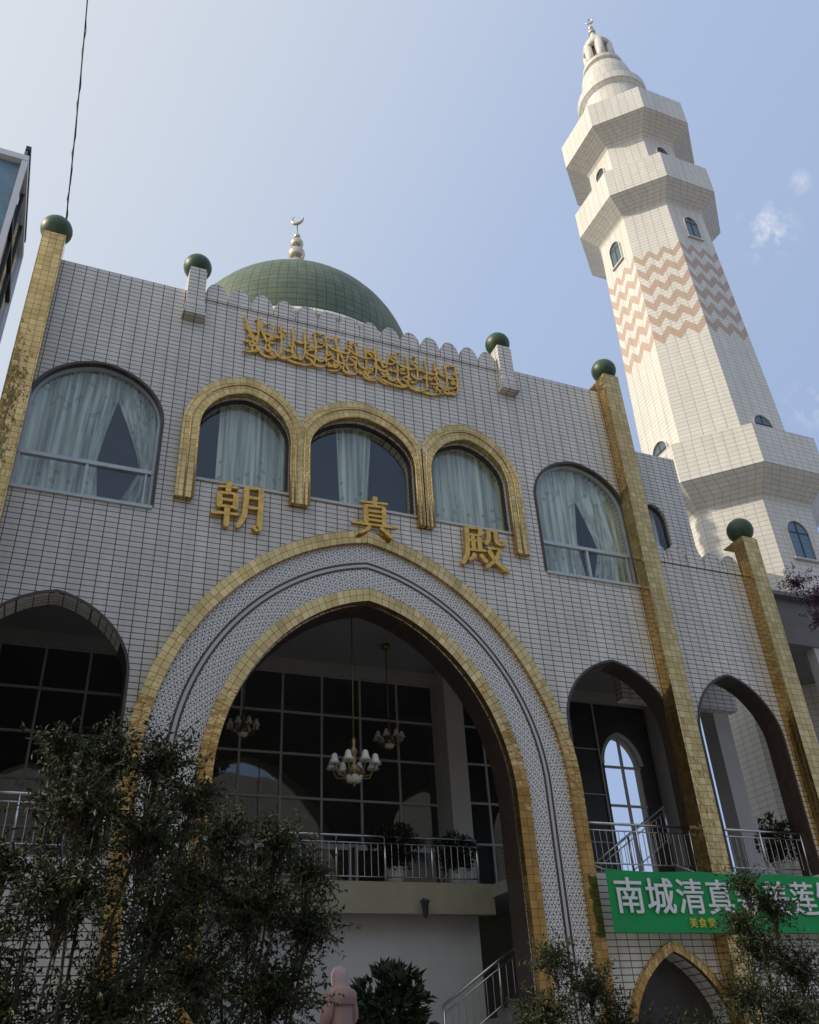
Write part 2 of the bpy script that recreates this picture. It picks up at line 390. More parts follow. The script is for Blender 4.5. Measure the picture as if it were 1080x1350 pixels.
w=MB(); w.box(-1.5,13.5,3.2,3.3,9.82,15.7).box(1.7,1.8,.5,3.2,9.83,15.7).box(10.3,10.4,.5,3.2,9.83,15.7); w.build('room_wall','innerw',mo)

# windows
def curtain_mb(x0,x1,z0,z1,y,e0=None,e1=None,amp=.05,fr=14):
    mb=MB(); nx=max(8,int((x1-x0)*30)); nz=14; vs=[];fs=[];uv=[]
    for j in range(nz+1):
        t=j/nz; z=z0+(z1-z0)*t
        a=x0 if e0 is None else x0+(e0(t))*(x1-x0); b=x1 if e1 is None else x0+(e1(t))*(x1-x0)
        for i in range(nx+1):
            s=i/nx; x=a+(b-a)*s
            yy=y+amp*math.sin(s*(x1-x0)*fr+1.3*math.sin(s*7))+.02*math.sin(s*40+t*3)
            vs.append((x,yy,z))
    for j in range(nz):
        for i in range(nx):
            k=j*(nx+1)+i; fs.append((k,k+1,k+nx+2,k+nx+1))
            U=lambda i_,j_:((x1-x0)*i_/nx,(z1-z0)*j_/nz)
            uv.append([U(i,j),U(i+1,j),U(i+1,j+1),U(i,j+1)])
    return mb.add(vs,fs,uv,True)
WY=.10
def window(cx,half,zb,zs,za,k,kind):
    n=28; y0=WY
    o=[(cx-half,zb)]+arch(cx,half,zs,za,n,k)+[(cx+half,zb)]
    t=.055; i_=[(cx-half+t,zb)]+arch(cx,half-t,zs,za-t,n,k)+[(cx+half-t,zb)]
    f=MB(); f.band(i_,o,y0,y0+.1)
    f.box(cx-half,cx+half,y0+.003,y0+.097,zb,zb+.07)
    if kind=='side':
        f.box(cx-half+.02,cx+half-.02,y0-.01,y0+.09,11.0,11.09)
        f.box(cx+.0*half-.03,cx+.0*half+.03,y0+.006,y0+.09,zb+.06,11.02)
        f.box(cx+.88*half-.02,cx+.88*half+.02,y0+.006,y0+.09,zb+.06,11.02)
    fr=f.build('window','alu' if kind=='side' else 'dark',mo)
    p=MB(); p.plate(archpoly(cx,half-.03,zb+.02,zs,za-.03,n,k),[],y0+.045,y0+.055); p.build('pane','glass',fr)
    return fr
def crt(fr,*a,**k): curtain_mb(*a,**k).build('curtain','curtain',fr)
def pinch(t,w0,w1,zt=.35): return w0+(w1-w0)*min(1,abs(t-zt)/.5)**1.2
CY=.33
wl=window(0,1.34,10.15,12.3,13.6,.06,'side')
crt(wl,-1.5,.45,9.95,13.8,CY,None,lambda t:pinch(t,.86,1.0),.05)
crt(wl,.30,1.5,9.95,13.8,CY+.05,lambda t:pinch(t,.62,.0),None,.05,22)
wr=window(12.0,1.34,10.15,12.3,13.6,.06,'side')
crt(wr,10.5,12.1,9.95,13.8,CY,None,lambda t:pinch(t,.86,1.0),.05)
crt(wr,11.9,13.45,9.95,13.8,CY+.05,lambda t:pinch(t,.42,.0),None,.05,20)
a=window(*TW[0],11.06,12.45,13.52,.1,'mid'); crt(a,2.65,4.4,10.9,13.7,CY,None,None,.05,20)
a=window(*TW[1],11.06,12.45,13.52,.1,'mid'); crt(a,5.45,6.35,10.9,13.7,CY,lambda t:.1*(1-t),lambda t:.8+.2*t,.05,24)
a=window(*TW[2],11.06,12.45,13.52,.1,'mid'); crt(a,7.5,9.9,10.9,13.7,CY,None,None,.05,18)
a=window(16.2,.42,12.7,13.9,14.5,.1,'mid')
for ob in [a]+list(a.children):
    for v in ob.data.vertices: v.co.y+=2.1
crt(a,15.9,16.5,12.6,14.6,2.5,None,None,.02)
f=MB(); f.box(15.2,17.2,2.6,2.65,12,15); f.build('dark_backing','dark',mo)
for x0,x1,z in ((-1.36,1.37,10.15),(10.64,13.35,10.15)): MB().box(x0,x1,-.05,.1,z-.07,z).build('window_sill','alu',mo)
for cx,h in TW: MB().box(cx-h,cx+h,-.04,.1,11.0,11.06).build('window_sill','plaster',mo)
def lining(cx,h,zb,zs,za,k,y0,y1,t=.06,mat='brown',n=28,nm='window_trim'):
    i_=[(cx-h+.004,zb)]+arch(cx,h-.004,zs,za-.004,n,k)+[(cx+h-.004,zb)]; o_=[(cx-h-t,zb)]+arch(cx,h+t,zs,za+t,n,k)+[(cx+h+t,zb)]
    MB().band(i_,o_,y0,y1).build(nm,mat,mo)
for cx in (0,12.0): lining(cx,1.34,10.15,12.3,13.6,.06,-.03,.1)
for cx,h in ((-.13,1.42),(12.07,1.42),(15.42,1.22)): lining(cx,h,FZ,6.45,7.96,.16,-.025,.53,.05,'brown',24,'arch_trim')
# gold trio surround
for idx,(cx,h) in enumerate(TW):
    lo = cx-h-.36 if idx==0 else cx-h-.215
    hi = cx+h+.36 if idx==2 else cx+h+.205
    zbl=10.43 if idx==0 else 10.74; zbr=10.43 if idx==2 else 10.74
    inn=[(cx-h,zbl),(cx-h,11.6)]+arch(cx,h,12.35,13.52,30,.1)+[(cx+h,11.6),(cx+h,zbr)]
    base=arch(cx,h+.38,12.25,14.0,30,.06)
    out=[(lo,zbl),(lo,11.6)]+[(min(max(x,lo),hi),z) for x,z in base]+[(hi,11.6),(hi,zbr)]
    MB().band(inn,out,-.16,.002).build('window_surround','gold',mo)
    MB().tube([(x,-.16,z) for x,z in inn],.03,6).build('surround_bead','gold',mo)
    mid=[((a_[0]+b_[0])/2,(a_[1]+b_[1])/2) for a_,b_ in zip(inn,out)]
    MB().tube([(x,-.165,z) for x,z in mid],.022,6).build('surround_bead','gold',mo)
def bigp(half,za,n=48): return [(XC-half-.02,GZ+1.25)]+[(XC-half,4.0)]+arch(XC,half,4.9 if half>3.5 else 4.6,za,n,.135)+[(XC+half,4.0),(XC+half+.02,GZ+1.25)]
rings=[(4.60,10.32),(4.31,10.0),(3.91,9.55),(3.87,9.505),(3.80,9.43),(3.76,9.385),(3.34,8.89),(3.05,8.58)]
P_=[bigp(*r) for r in rings]
MB().band(P_[1],P_[0],-.20,.002).build('arch_border','gold',mo)
MB().band(P_[2],P_[1],-.10,.001).build('lattice_band','lattice',mo)
MB().band(P_[3],P_[2],-.115,.003).build('arch_line','brown',mo)
MB().band(P_[4],P_[3],-.105,.0015).build('arch_fillet','plaster',mo)
MB().band(P_[5],P_[4],-.115,.003).build('arch_line','brown',mo)
MB().band(P_[6],P_[5],-.10,.001).build('lattice_band','lattice',mo)
MB().band(P_[7],P_[6],-.18,.004).build('arch_border','gold',mo)
MB().band(bigp(3.02,8.55),bigp(3.06,8.6),.01,.6).build('arch_reveal','brown',mo)
i_=[(GA[0]-GA[1],GZ+1.25)]+arch(GA[0],GA[1],GA[2],GA[3],24,GA[4])+[(GA[0]+GA[1],GZ+1.25)]; o_=[(GA[0]-GA[1]-.17,GZ+1.25)]+arch(GA[0],GA[1]+.17,GA[2],GA[3]+.19,24,GA[4])+[(GA[0]+GA[1]+.17,GZ+1.25)]
o_=[(min(x,13.29),z) for x,z in o_]; i_=[(min(x,13.27),z) for x,z in i_]
MB().band(i_,o_,-.1,.002).build('arch_border','gold',mo)
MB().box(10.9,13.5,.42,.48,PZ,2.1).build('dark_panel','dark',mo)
def ball(x,y,z,r,parent):
    b=MB(); b.lathe([(r*math.cos(R(-90+i*15)) if 0<i<12 else .001,r*math.sin(R(-90+i*15))) for i in range(13)],(x,y,z),24); b.build('green_ball','ball',parent)
for x0,zt in ((-1.82,16.85),(13.3,16.85),(16.8,12.0),(-5.3,12.0)):
    p=MB(); p.box(x0,x0+.50,-.40,.02,PZ,zt); 
    pl=p.build('pilaster','gold',mo)
    MB().box(x0+.03,x0+.47,-.37,.4,zt,zt+.04).build('pilaster_cap','gold',pl)
    ball(x0+.25,-.15,zt+.36,.36,pl)
for cx in (1.76,10.24):
    p=MB(); p.box(cx-.21,cx+.21,-.16,.55,15.95,17.1).box(cx-.235,cx+.235,-.22,-.0,15.62,15.95).box(cx-.27,cx+.27,-.26,-.003,15.54,15.62); pp=p.build('parapet_post','tile',mo)
    MB().box(cx-.19,cx+.19,-.14,.5,17.1,17.2).build('post_cap','tile',pp)
    ball(cx,.15,17.5,.35,pp)
for x0,x1 in ((-1.3,1.55),(10.45,13.3)):
    p=MB(); p.tube([(x0,.2,ROOF+.12),(x1,.2,ROOF+.12)],.02,6)
    x=x0
    while x<x1: p.tube([(x,.2,ROOF),(x,.2,ROOF+.12)],.012,5); x+=.7
    p.build('parapet_rail','dark',mo)
# dome
DC=(6.0,6.5,20.0); DR=4.1
d=MB(); d.lathe([(DR*math.cos(R(a)),DR*math.sin(R(a))) if a<90 else (.02,DR) for a in range(-12,91,6)],DC,64,uvr=True); dm=d.build('dome','dome',mo)
d=MB(); d.lathe([(4.1,-4.2),(4.1,-.9),(4.25,-.85),(4.25,-.6)],DC,48); d.build('drum','tile',mo)
def sph(r,z,n=10): return [(max(.001,r*math.cos(-PI/2+PI*i/n)),z+r*math.sin(-PI/2+PI*i/n)) for i in range(n+1)]
f=MB(); f.lathe([(.75,4.0),(.6,4.3),(.35,4.6),(.22,5.6),(.34,5.9),(.18,6.1)],DC,20); f.lathe(sph(.32,6.42),DC,20); f.lathe(sph(.25,7.0),DC,18); f.lathe(sph(.13,7.42),DC,14); f.lathe([(.05,7.5),(.03,7.6),(.02,8.2)],DC,10)
fi=f.build('finial','silver',dm)
def crescent(c,r,ang=0,wd=.05):
    mb=MB(); pts=[];rs=[]
    for i in range(21):
        a=R(125)+R(290)*i/20+ang; pts.append((c[0]+r*math.cos(a)*.8,c[1]-r*math.cos(a)*.6,c[2]+r*math.sin(a))); rs.append(.006+wd*math.sin(PI*i/20))
    return mb.tube(pts,rs,8)
crescent((DC[0],DC[1],DC[2]+8.40),.23,R(-10),.065).build('crescent','silver',fi)

# ------------------------------------------------------------------ gilded writing
def pen(mb,ctrl,y,wmax=.075,wmin=.02,ang=R(55),th=.06,e0=3,e1=5):
    P=[Vector((c[0],c[1])) for c in ctrl]; Q=[P[0]]+P+[P[-1]]; pts=[]
    for i in range(1,len(Q)-2):
        for k in range(8):
            t=k/8; a,b,c,d_=Q[i-1],Q[i],Q[i+1],Q[i+2]
            pts.append(.5*((2*b)+(c-a)*t+(2*a-5*b+4*c-d_)*t*t+(3*b-a-3*c+d_)*t**3))
    pts.append(P[-1]); n=len(pts); vs=[];fs=[]
    for i,p in enumerate(pts):
        t=pts[min(i+1,n-1)]-pts[max(0,i-1)]
        if t.length<1e-6: t=Vector((1,0))
        t.normalize(); nn=Vector((-t.y,t.x)); w=wmin+(wmax-wmin)*abs(math.sin(math.atan2(t.y,t.x)-ang+PI))
        e=min(1,i/e0+.35,(n-1-i)/e1+.15); w*=e
        for s_,yy in ((-1,y),(1,y),(1,y+th),(-1,y+th)):
            q=p+nn*s_*w/2; vs.append((q.x,yy,q.y))
    for i in range(n-1):
        a=4*i;b=a+4
        for k in range(4): fs.append((a+k,a+(k+1)%4,b+(k+1)%4,b+k))
    fs+=[(0,3,2,1),(4*n-4,4*n-3,4*n-2,4*n-1)]
    mb.add(vs,fs)
BR={'真':[[(.18,.83),(.5,.85),(.84,.88)],[(.53,1.02),(.52,.9),(.50,.77)],[(.30,.75),(.30,.5),(.31,.26)],[(.29,.74),(.5,.75),(.73,.765)],[(.72,.77),(.72,.5),(.71,.27)],
   [(.33,.60),(.5,.605),(.69,.615)],[(.33,.48),(.5,.485),(.69,.49)],[(.33,.36),(.5,.365),(.69,.37)],[(-.04,.22),(.45,.235),(1.04,.26)],[(.38,.19),(.30,.08),(.12,-.04)],[(.62,.19),(.74,.1),(.90,-.04)]],
 '朝':[[(.10,.86),(.28,.88),(.49,.90)],[(.29,1.02),(.29,.9),(.29,.75)],[(.13,.73),(.14,.55),(.15,.38)],[(.12,.72),(.28,.73),(.45,.745)],[(.44,.745),(.44,.55),(.43,.38)],[(.17,.57),(.28,.575),(.41,.58)],[(.17,.42),(.28,.425),(.41,.43)],
   [(.0,.24),(.25,.26),(.53,.28)],[(.29,.40),(.29,.2),(.29,-.04)],[(.63,.93),(.63,.6),(.60,.25),(.48,-.02)],[(.62,.92),(.76,.93),(.92,.95)],[(.91,.95),(.91,.5),(.90,.1),(.88,.0),(.78,.08)],[(.66,.70),(.76,.705),(.88,.71)],[(.65,.47),(.76,.475),(.88,.48)]],
 '殿':[[(.13,.93),(.3,.94),(.47,.955)],[(.46,.95),(.455,.86),(.45,.77)],[(.15,.76),(.3,.765),(.45,.77)],[(.14,.94),(.14,.6),(.10,.25),(-.02,.0)],[(.19,.62),(.35,.63),(.52,.645)],[(.27,.73),(.27,.55),(.27,.40)],[(.41,.73),(.41,.55),(.41,.40)],
   [(.14,.38),(.35,.39),(.56,.41)],[(.28,.30),(.23,.2),(.13,.11)],[(.40,.30),(.46,.22),(.54,.12)],[(.64,.93),(.63,.72),(.54,.56)],[(.63,.92),(.72,.93),(.82,.945)],[(.81,.94),(.81,.72),(.86,.63),(.98,.64),(.99,.74)],
   [(.58,.48),(.72,.49),(.88,.50)],[(.87,.50),(.76,.25),(.62,.1),(.50,-.02)],[(.60,.44),(.70,.24),(.84,.08),(1.04,-.04)]]}
for ch,x,z,h in (('朝',3.12,10.47,1.10),('真',6.14,10.68,.98),('殿',8.93,10.45,1.10)):
    lab={'朝':'gold Chinese character on the wall under the left gilded window','真':'gold Chinese character above the peak of the great arch','殿':'gold Chinese character on the wall under the right gilded window'}[ch]
    mb=MB(); y=-.30 if ch=='真' else -.12
    for i,s_ in enumerate(BR[ch]): pen(mb,[(x+(a-.5)*h*1.04,z+(b-.5)*h) for a,b in s_],y-.0015*i,.110*h,.046*h,R(12),.10,1.5,2.0)
    tag(mb.build('wall_character','letter'),lab,'lettering','three gold Chinese characters on the facade')
GL={ 'alif':[(.04,1),(.0,.93),(.03,.6),(.02,.25),(-.02,.0)],
 'lam':[(.05,1),(.01,.92),(.04,.5),(.03,.2),(-.03,.04),(-.14,.0),(-.25,.1),(-.27,.2)],
 'lamalif':[(-.3,1),(-.22,.7),(-.05,.3),(.06,.06),(.0,.0),(-.08,.08),(.02,.4),(.1,.75),(.16,1)],
 'nun':[(.26,.44),(.28,.25),(.18,.06),(0,-.02),(-.2,.06),(-.27,.25),(-.24,.38)],
 'waw':[(.05,.30),(-.02,.40),(-.10,.33),(-.04,.24),(.07,.28),(.06,.12),(-.06,.0),(-.26,-.04)],
 'ha':[(.12,.28),(.02,.44),(-.1,.34),(-.06,.2),(.08,.2),(.1,.3),(-.0,.34),(-.2,.22)],
 'kaf':[(.36,1.0),(.16,.86),(-.1,.62),(-.02,.5),(.22,.4),(.24,.28),(.05,.2),(-.25,.2),(-.38,.3)],
 'ya':[(.30,.36),(.14,.44),(.05,.32),(.18,.22),(.2,.08),(.0,-.04),(-.35,.0),(-.6,.14)],
 'sin':[(.44,.34),(.40,.2),(.32,.2),(.29,.34),(.26,.2),(.18,.2),(.15,.34),(.1,.16),(-.04,.06),(-.22,.12),(-.3,.32)],
 'ain':[(.14,.40),(.02,.48),(-.07,.4),(.08,.32),(-.08,.24),(-.14,.1),(.02,-.02),(.24,.04)]}
def calligraphy(mb,x0,x1,z0,z1,y,seed,s=1.0):
    rd=random.Random(seed); H=z1-z0
    def put(k,x,z,sx,sz,w):
        pts=[(x+a*sx,z+b*sz) for a,b in GL[k]]
        dx=max(0,x0-min(p[0] for p in pts))-max(0,max(p[0] for p in pts)-x1); dz=max(0,z0-min(p[1] for p in pts))-max(0,max(p[1] for p in pts)-z1)
        pen(mb,[(a+dx,b+dz) for a,b in pts],y+rd.uniform(-.012,.012),w,w*.3,R(55),.06,2,5)
    x=x0+.06; i=0
    while x<x1-.03:
        k=('alif','lam','alif','lam','lamalif','alif')[rd.randrange(6)]
        put(k,x,z0+H*(.06,.22,.14)[i%3],H*.85,H*(.94,.78,.86)[i%3],.074*s); x+=H*(.21+.05*rd.random()); i+=1
    for zz,sc,st_ in ((.0,.72,.36),(.30,.60,.42),(.60,.52,.50)):
        x=x0+.15+rd.random()*.1
        while x<x1-.12:
            k=rd.choice(['nun','waw','ya','sin','ain','ha']) if zz<.45 else rd.choice(['ha','waw','ya','nun']); put(k,x,z0+H*zz,H*sc*1.15,H*sc*.9,.064*s); x+=H*st_*rd.uniform(.92,1.08)
    for i in range(int((x1-x0)/H*8)):
        px,pz=rd.uniform(x0+.05,x1-.15),z0+H*rd.choice([.08,.45,.6,.88,.95]); pz=min(pz,z1-.06); q=H*.065
        if rd.random()<.5: pen(mb,[(px,pz-q*.4),(px+q,pz+q*.2),(px+2*q,pz+q*.7)],y,.035*s,.02*s)
        else: pen(mb,[(px-q*.3,pz),(px,pz+q*.3),(px+q*.3,pz)],y,.055*s,.045*s)
c=MB(); calligraphy(c,2.98,8.88,14.86,16.05,-.09,5); tag(c.build('calligraphy_frieze','letter'),'long gold Arabic calligraphy frieze under the scalloped parapet','calligraphy')

# ------------------------------------------------------------------ banner, hung in front of the gold pilaster
BY=-.50; BX=10.6; B0=2.13; B1=3.27
bn=thing('banner','green cloth banner with white Chinese characters under the porch railing','banner',(BX,BY,B0))
def by(x,z): return BY+.012*math.sin(x*3.1+z)+.008*math.sin(x*7)
b=MB(); vs=[];fs=[]; nx=70;nz=8
for j in range(nz+1):
    for i in range(nx+1):
        x=BX+6.5*i/nx; z=B0+(B1-B0)*j/nz-.03*math.sin(PI*((x-BX)%2.2)/2.2)*(j/nz); vs.append((x,by(x,z),z))
for j in range(nz):
    for i in range(nx):
        k=j*(nx+1)+i; fs.append((k,k+1,k+nx+2,k+nx+1))
b.add(vs,fs,None,True); b.build('cloth','bannergreen',bn)
for i,ch in enumerate('南城清真寺美莲饭'):
    text_mb(ch,BX+.46+i*.725,BY-.035,B0+.66,.70,.004,.010).build('character','white',bn)
for i,ch in enumerate('美食堂'): text_mb(ch,12.45+i*.22,BY-.035,B0+.18,.19,.003,.003).build('small_character','yellow',bn)
for x in (BX+.02,BX+2.2,BX+4.4,BX+6.4): MB().tube([(x,BY,B1-.02),(x,.2,FZ+.15)],.006,4).build('tie_cord','white',bn)

# ------------------------------------------------------------------ railings
def railing(label,x0,x1,y,z0,h=.92,slope=0.0):
    t=thing('railing',label,'railing',(x0,y,z0),'steel railings of the mosque')
    zf=lambda x:z0+slope*(x-x0)
    r=MB(); r.tube([(x0,y,zf(x0)+h),(x1,y,zf(x1)+h)],.03,8); r.build('top_rail','steel',t)
    r=MB(); r.tube([(x0,y,zf(x0)+h-.14),(x1,y,zf(x1)+h-.14)],.016,6).tube([(x0,y,zf(x0)+.12),(x1,y,zf(x1)+.12)],.016,6); r.build('cross_bar','steel',t)
    n=max(1,round(abs(x1-x0)/1.15))
    for i in range(n+1):
        x=x0+(x1-x0)*i/n; MB().tube([(x,y,zf(x)),(x,y,zf(x)+h)],.028,8).build('post','steel',t)
    m=max(2,int(abs(x1-x0)/.15)); r=MB()
    for i in range(1,m):
        x=x0+(x1-x0)*i/m; r.tube([(x,y,zf(x)+.12),(x,y,zf(x)+h-.14)],.009,5,False)
    r.build('balusters','steel',t)
railing('steel railing of the balcony inside the great arch',2.8,9.2,2.15,FZ)
railing('steel railing in the arch right of the great arch',10.68,13.46,.25,FZ)
railing('steel railing in the rightmost porch arch',14.22,16.6,.25,FZ)
railing('steel railing in the arch left of the great arch',-1.52,1.26,.25,FZ)
railing('sloping stair handrail at lower right inside the great arch',7.9,10.4,1.5,.25,.9,.6)
railing('sloping stair handrail at lower left inside the great arch',4.1,1.6,1.5,.25,.9,-.6)
railing('sloping stair handrail seen through the arch right of the great arch',12.2,14.6,2.4,3.0,.9,.62)
for x0,sx in ((7.6,1),(4.4,-1)):
    w=MB()
    for i in range(12):
        a=x0+sx*.28*i; b_=x0+sx*.28*(i+1); w.box(min(a,b_),max(a,b_),1.4,2.55,PZ,PZ+.17*(i+1))
    w.build('side_stair','stone',mo)

# ------------------------------------------------------------------ chandeliers
def chandelier(x,y,z,d,ztop,label):
    t=thing('chandelier',label,'chandelier',(x,y,z),'chandeliers of the porch')
    s=MB(); s.tube([(x,y,z+.5*d),(x,y,ztop)],.014,6); s.lathe([(.001,0),(.12,-.02),(.13,-.1),(.03,-.14)][::-1],(x,y,ztop),12); s.build('chain','brass',t)
    b=MB(); b.lathe([(r*d,zz*d) for r,zz in ((.001,-.42),(.03,-.40),(.05,-.34),(.03,-.3),(.13,-.22),(.16,-.12),(.06,-.02),(.05,.15),(.09,.22),(.04,.3),(.05,.42),(.02,.5))],(x,y,z),16); b.build('body','brass',t)
    for k in range(8):
        a=2*PI*k/8+.2; ca,sa=math.cos(a),math.sin(a); rr=.40*d
        m=MB(); m.tube([(x+ca*q*d,y+sa*q*d,z+h*d) for q,h in ((.05,-.05),(.18,-.26),(.32,-.24),(.40,-.08),(.40,-.02))],.014*d/.9,6); ar=m.build('arm','brass',t)
        m=MB(); m.lathe([(.03*d,.16*d),(.05*d,.14*d),(.07*d,.04*d),(.115*d,-.03*d),(.10*d,-.02*d)],(x+ca*rr,y+sa*rr,z-.05*d+.02),12); m.build('lamp_shade','shade',ar)
    m=MB(); m.lathe([(.001,-.36*d),(.12*d,-.34*d),(.17*d,-.24*d),(.001,-.22*d)],(x,y,z),14); m.build('bowl','shade',t)
chandelier(6.15,1.4,5.6,1.15,9.62,'large chandelier with white glass shades hanging in the centre of the great arch')
chandelier(8.0,4.0,7.15,.8,9.62,'small chandelier right of and behind the large one')
chandelier(4.35,4.0,7.15,.8,9.62,'small chandelier left of and behind the large one')
wl_=thing('wall_lantern','small black wall lantern on the beam under the balcony','lantern',(7.8,2.0,2.95))
MB().tube([(7.8,2.08,3.05),(7.8,1.95,3.1),(7.8,1.88,3.05)],.015,6).build('bracket','dark',wl_)
MB().lathe([(.02,.08),(.10,.05),(.11,.02),(.08,0),(.06,-.2),(.03,-.25),(.001,-.3)][::-1],(7.8,1.88,3.0),8).build('lamp_body','dark',wl_)

# ------------------------------------------------------------------ vegetation
def leaf_add(V,F,p,d,up,l,w):
    s=d.cross(up)
    if s.length<1e-4: s=Vector((1,0,0))
    s.normalize(); n=s.cross(d); k=len(V)
    V+= [p, p+d*l*.45+s*w+n*l*.06, p+d*l-n*l*.12, p+d*l*.45-s*w+n*l*.06]
    F+= [(k,k+1,k+2),(k,k+2,k+3)]
def rv(rd): 
    while True:
        v=Vector((rd.uniform(-1,1),rd.uniform(-1,1),rd.uniform(-1,1)))
        if .05<v.length<1: return v.normalized()
def shrub(name,label,cat,base,clumps,nl,seed,leaf=.085,mat='leaf',trunk=.022,group=None,sub=9,upb=.35):
    rd=random.Random(seed); t=thing(name,label,cat,base,group); B=Vector(base); tr=MB(); V=[];F=[]
    tot=sum(c[3]**2 for c in clumps)
    for (cx,cy,cz,r) in clumps:
        C=Vector((cx,cy,cz)); mid=B.lerp(C,.5)+Vector((rd.uniform(-.1,.1),rd.uniform(-.1,.1),-.05*r))
        tr.tube([B+Vector((rd.uniform(-.04,.04),rd.uniform(-.04,.04),0)),mid,C],[trunk,trunk*.65,trunk*.3],6)
        ntw=max(4,int(nl*(r*r)/tot/sub))
        for i in range(ntw):
            d=rv(rd); d.z=d.z*.8+upb*.5; d.normalize()
            ln=r*(rd.random()**.45)*rd.uniform(.75,1.35)
            e=C+Vector((d.x*ln,d.y*ln,d.z*ln*.95)); s=C+(e-C)*.35+rv(rd)*.05
            if i%3==0: tr.tube([C.lerp(mid,rd.random()*.3),s,e],[trunk*.2,trunk*.14,.002],4,False)
            td=(e-s).normalized(); tl=rd.uniform(.14,.34)*(r/.6)**.3
            for k in range(sub):
                q=k/(sub-1); p=e-td*tl*(1-q)
                dd=(td*.5+rv(rd)*.8+Vector((0,0,-.1))).normalized(); l=leaf*rd.uniform(.6,1.25)
                leaf_add(V,F,p,dd,rv(rd),l,l*.19)
    tr.build('trunk','bark',t); m=MB(); m.add(V,F); m.build('foliage',mat,t); return t
shrub('tree','tall olive green leafy bush at the left edge in front of the arch','tree',(.25,-9.2,GZ),
  [(.15,-9.2,2.16,.25),(.50,-9.1,2.14,.33),(.90,-9.1,2.10,.33),(1.18,-9.1,1.85,.3),(.35,-9.3,1.72,.42),(.85,-9.2,1.55,.46),(-.1,-9.1,1.35,.28),(-.2,-9,.85,.45),(.35,-9.2,1.15,.5),(1.0,-9,1.0,.42),(0,-9,.4,.5),(.7,-9.1,.5,.5),(-.5,-9.2,.3,.4),(.2,-9.1,-.1,.5),(.9,-9,-.05,.45)],38000,1,.050,sub=13)
shrub('tree','broad olive green bush at lower left beside the tall leafy one','tree',(1.6,-8.6,GZ),
  [(1.45,-8.6,1.72,.34),(1.95,-8.6,1.68,.30),(2.25,-8.5,1.45,.28),(1.25,-8.7,1.35,.42),(1.75,-8.6,1.2,.48),(2.25,-8.5,1.05,.33),(1.3,-8.7,.7,.48),(1.95,-8.5,.6,.45),(1.5,-8.6,.15,.5),(2.15,-8.5,.05,.4)],27000,2,.050,sub=13)
shrub('tree','low dark bush at the foot of the great arch right leg','tree',(6.0,-6.3,GZ),
  [(5.7,-6.4,1.05,.32),(6.2,-6.3,.75,.4),(5.6,-6.3,.5,.4),(6.5,-6.2,.35,.4),(6.0,-6.4,.1,.5),(6.9,-6.2,.15,.4),(5.3,-6.3,.05,.35)],12000,3,.056)
shrub('tree','leafy bush in front of the right end of the green banner','tree',(8.6,-6.5,GZ),
  [(8.55,-6.5,1.85,.30),(8.9,-6.5,1.6,.36),(8.35,-6.5,1.4,.33),(8.6,-6.5,1.1,.42),(9.1,-6.5,.9,.42),(8.2,-6.5,.6,.42),(8.8,-6.5,.4,.5),(9.4,-6.4,.3,.4),(8.3,-6.5,.05,.45)],16000,4,.054)
shrub('tree','low spreading bush under the green banner','tree',(7.4,-6.2,GZ),
  [(7.3,-6.2,.15,.38),(7.7,-6.2,.05,.4),(7.9,-6.2,.2,.3),(7.0,-6.2,-.05,.35)],6000,5,.056)
def potted(label,x,y,z,hp,r,h,seed,leaf=.11,n=700,mat='leaf2',group=None):
    t=thing('potted_plant',label,'potted plant',(x,y,z),group); q=MB()
    q.lathe([(hp*.38,0),(hp*.5,hp*.5),(hp*.58,hp*.93),(hp*.62,hp*.95),(hp*.62,hp),(hp*.52,hp),(hp*.5,hp*.9),(.001,hp*.88)],(x,y,z),20); q.build('pot','pot',t)
    rd=random.Random(seed); tr=MB(); V=[];F=[]; C=Vector((x,y,z+hp+h*.5))
    for i in range(n//8):
        d=rv(rd); e=C+Vector((d.x*r,d.y*r,d.z*h*.55))*rd.random()**.4
        if i%4==0: tr.tube([(x,y,z+hp*.85),(x+(e.x-x)*.3,y+(e.y-y)*.3,z+hp+h*.3),e],[.015,.01,.004],4)
        for k in range(8):
            dd=(d+rv(rd)*.9+Vector((0,0,.1))).normalized(); leaf_add(V,F,e+rv(rd)*.06,dd,rv(rd),leaf*rd.uniform(.7,1.3),leaf*.22)
    tr.build('stem','bark',t); m=MB(); m.add(V,F); m.build('foliage',mat,t)
potted('dark leafy plant in white pot behind the balcony railing, left of two',7.45,2.55,FZ,.38,.52,.85,21,.11,1900)
potted('dark leafy plant in white pot behind the balcony railing, right of two',8.9,2.55,FZ,.38,.42,.7,22,.10,1600)
potted('bushy plant in the rightmost porch arch behind the railing',16.4,.8,FZ,.4,.42,1.0,23,.1,1400)
potted('big palm like potted plant beside the person in pink',5.85,-1.0,PZ,.5,.62,1.25,24,.2,1600)
shrub('climbing_plant','purple flowering climber hanging at the right edge below the minaret','plant',(19.2,-.2,9.7),
  [(18.6,-.1,11.0,.55),(19.2,-.1,10.6,.6),(19.0,-.1,9.9,.45),(19.8,-.1,10.8,.6)],2400,9,.09,'flower',.03)

# ------------------------------------------------------------------ right side annex
an=thing('annex_building','grey concrete annex at right edge between porch and minaret','building',(20,1,GZ))
MB().box(17.55,30,.8,1.2,9.6,11.0).box(17.5,30,.6,1.3,11.0,11.12).build('parapet','roofgrey',an)
MB().box(17.6,30,1.2,4,9.6,9.8).build('roof_slab','roofgrey',an)
MB().box(21.5,30,3.8,4.0,GZ,9.6).build('back_wall','roofgrey',an)
for x in (19.6,24.5): MB().box(x,x+.5,.85,1.15,GZ,9.6).build('column','plaster',an)
MB().box(17.6,30,.9,4,3.0,3.3).build('floor_slab','roofgrey',an)

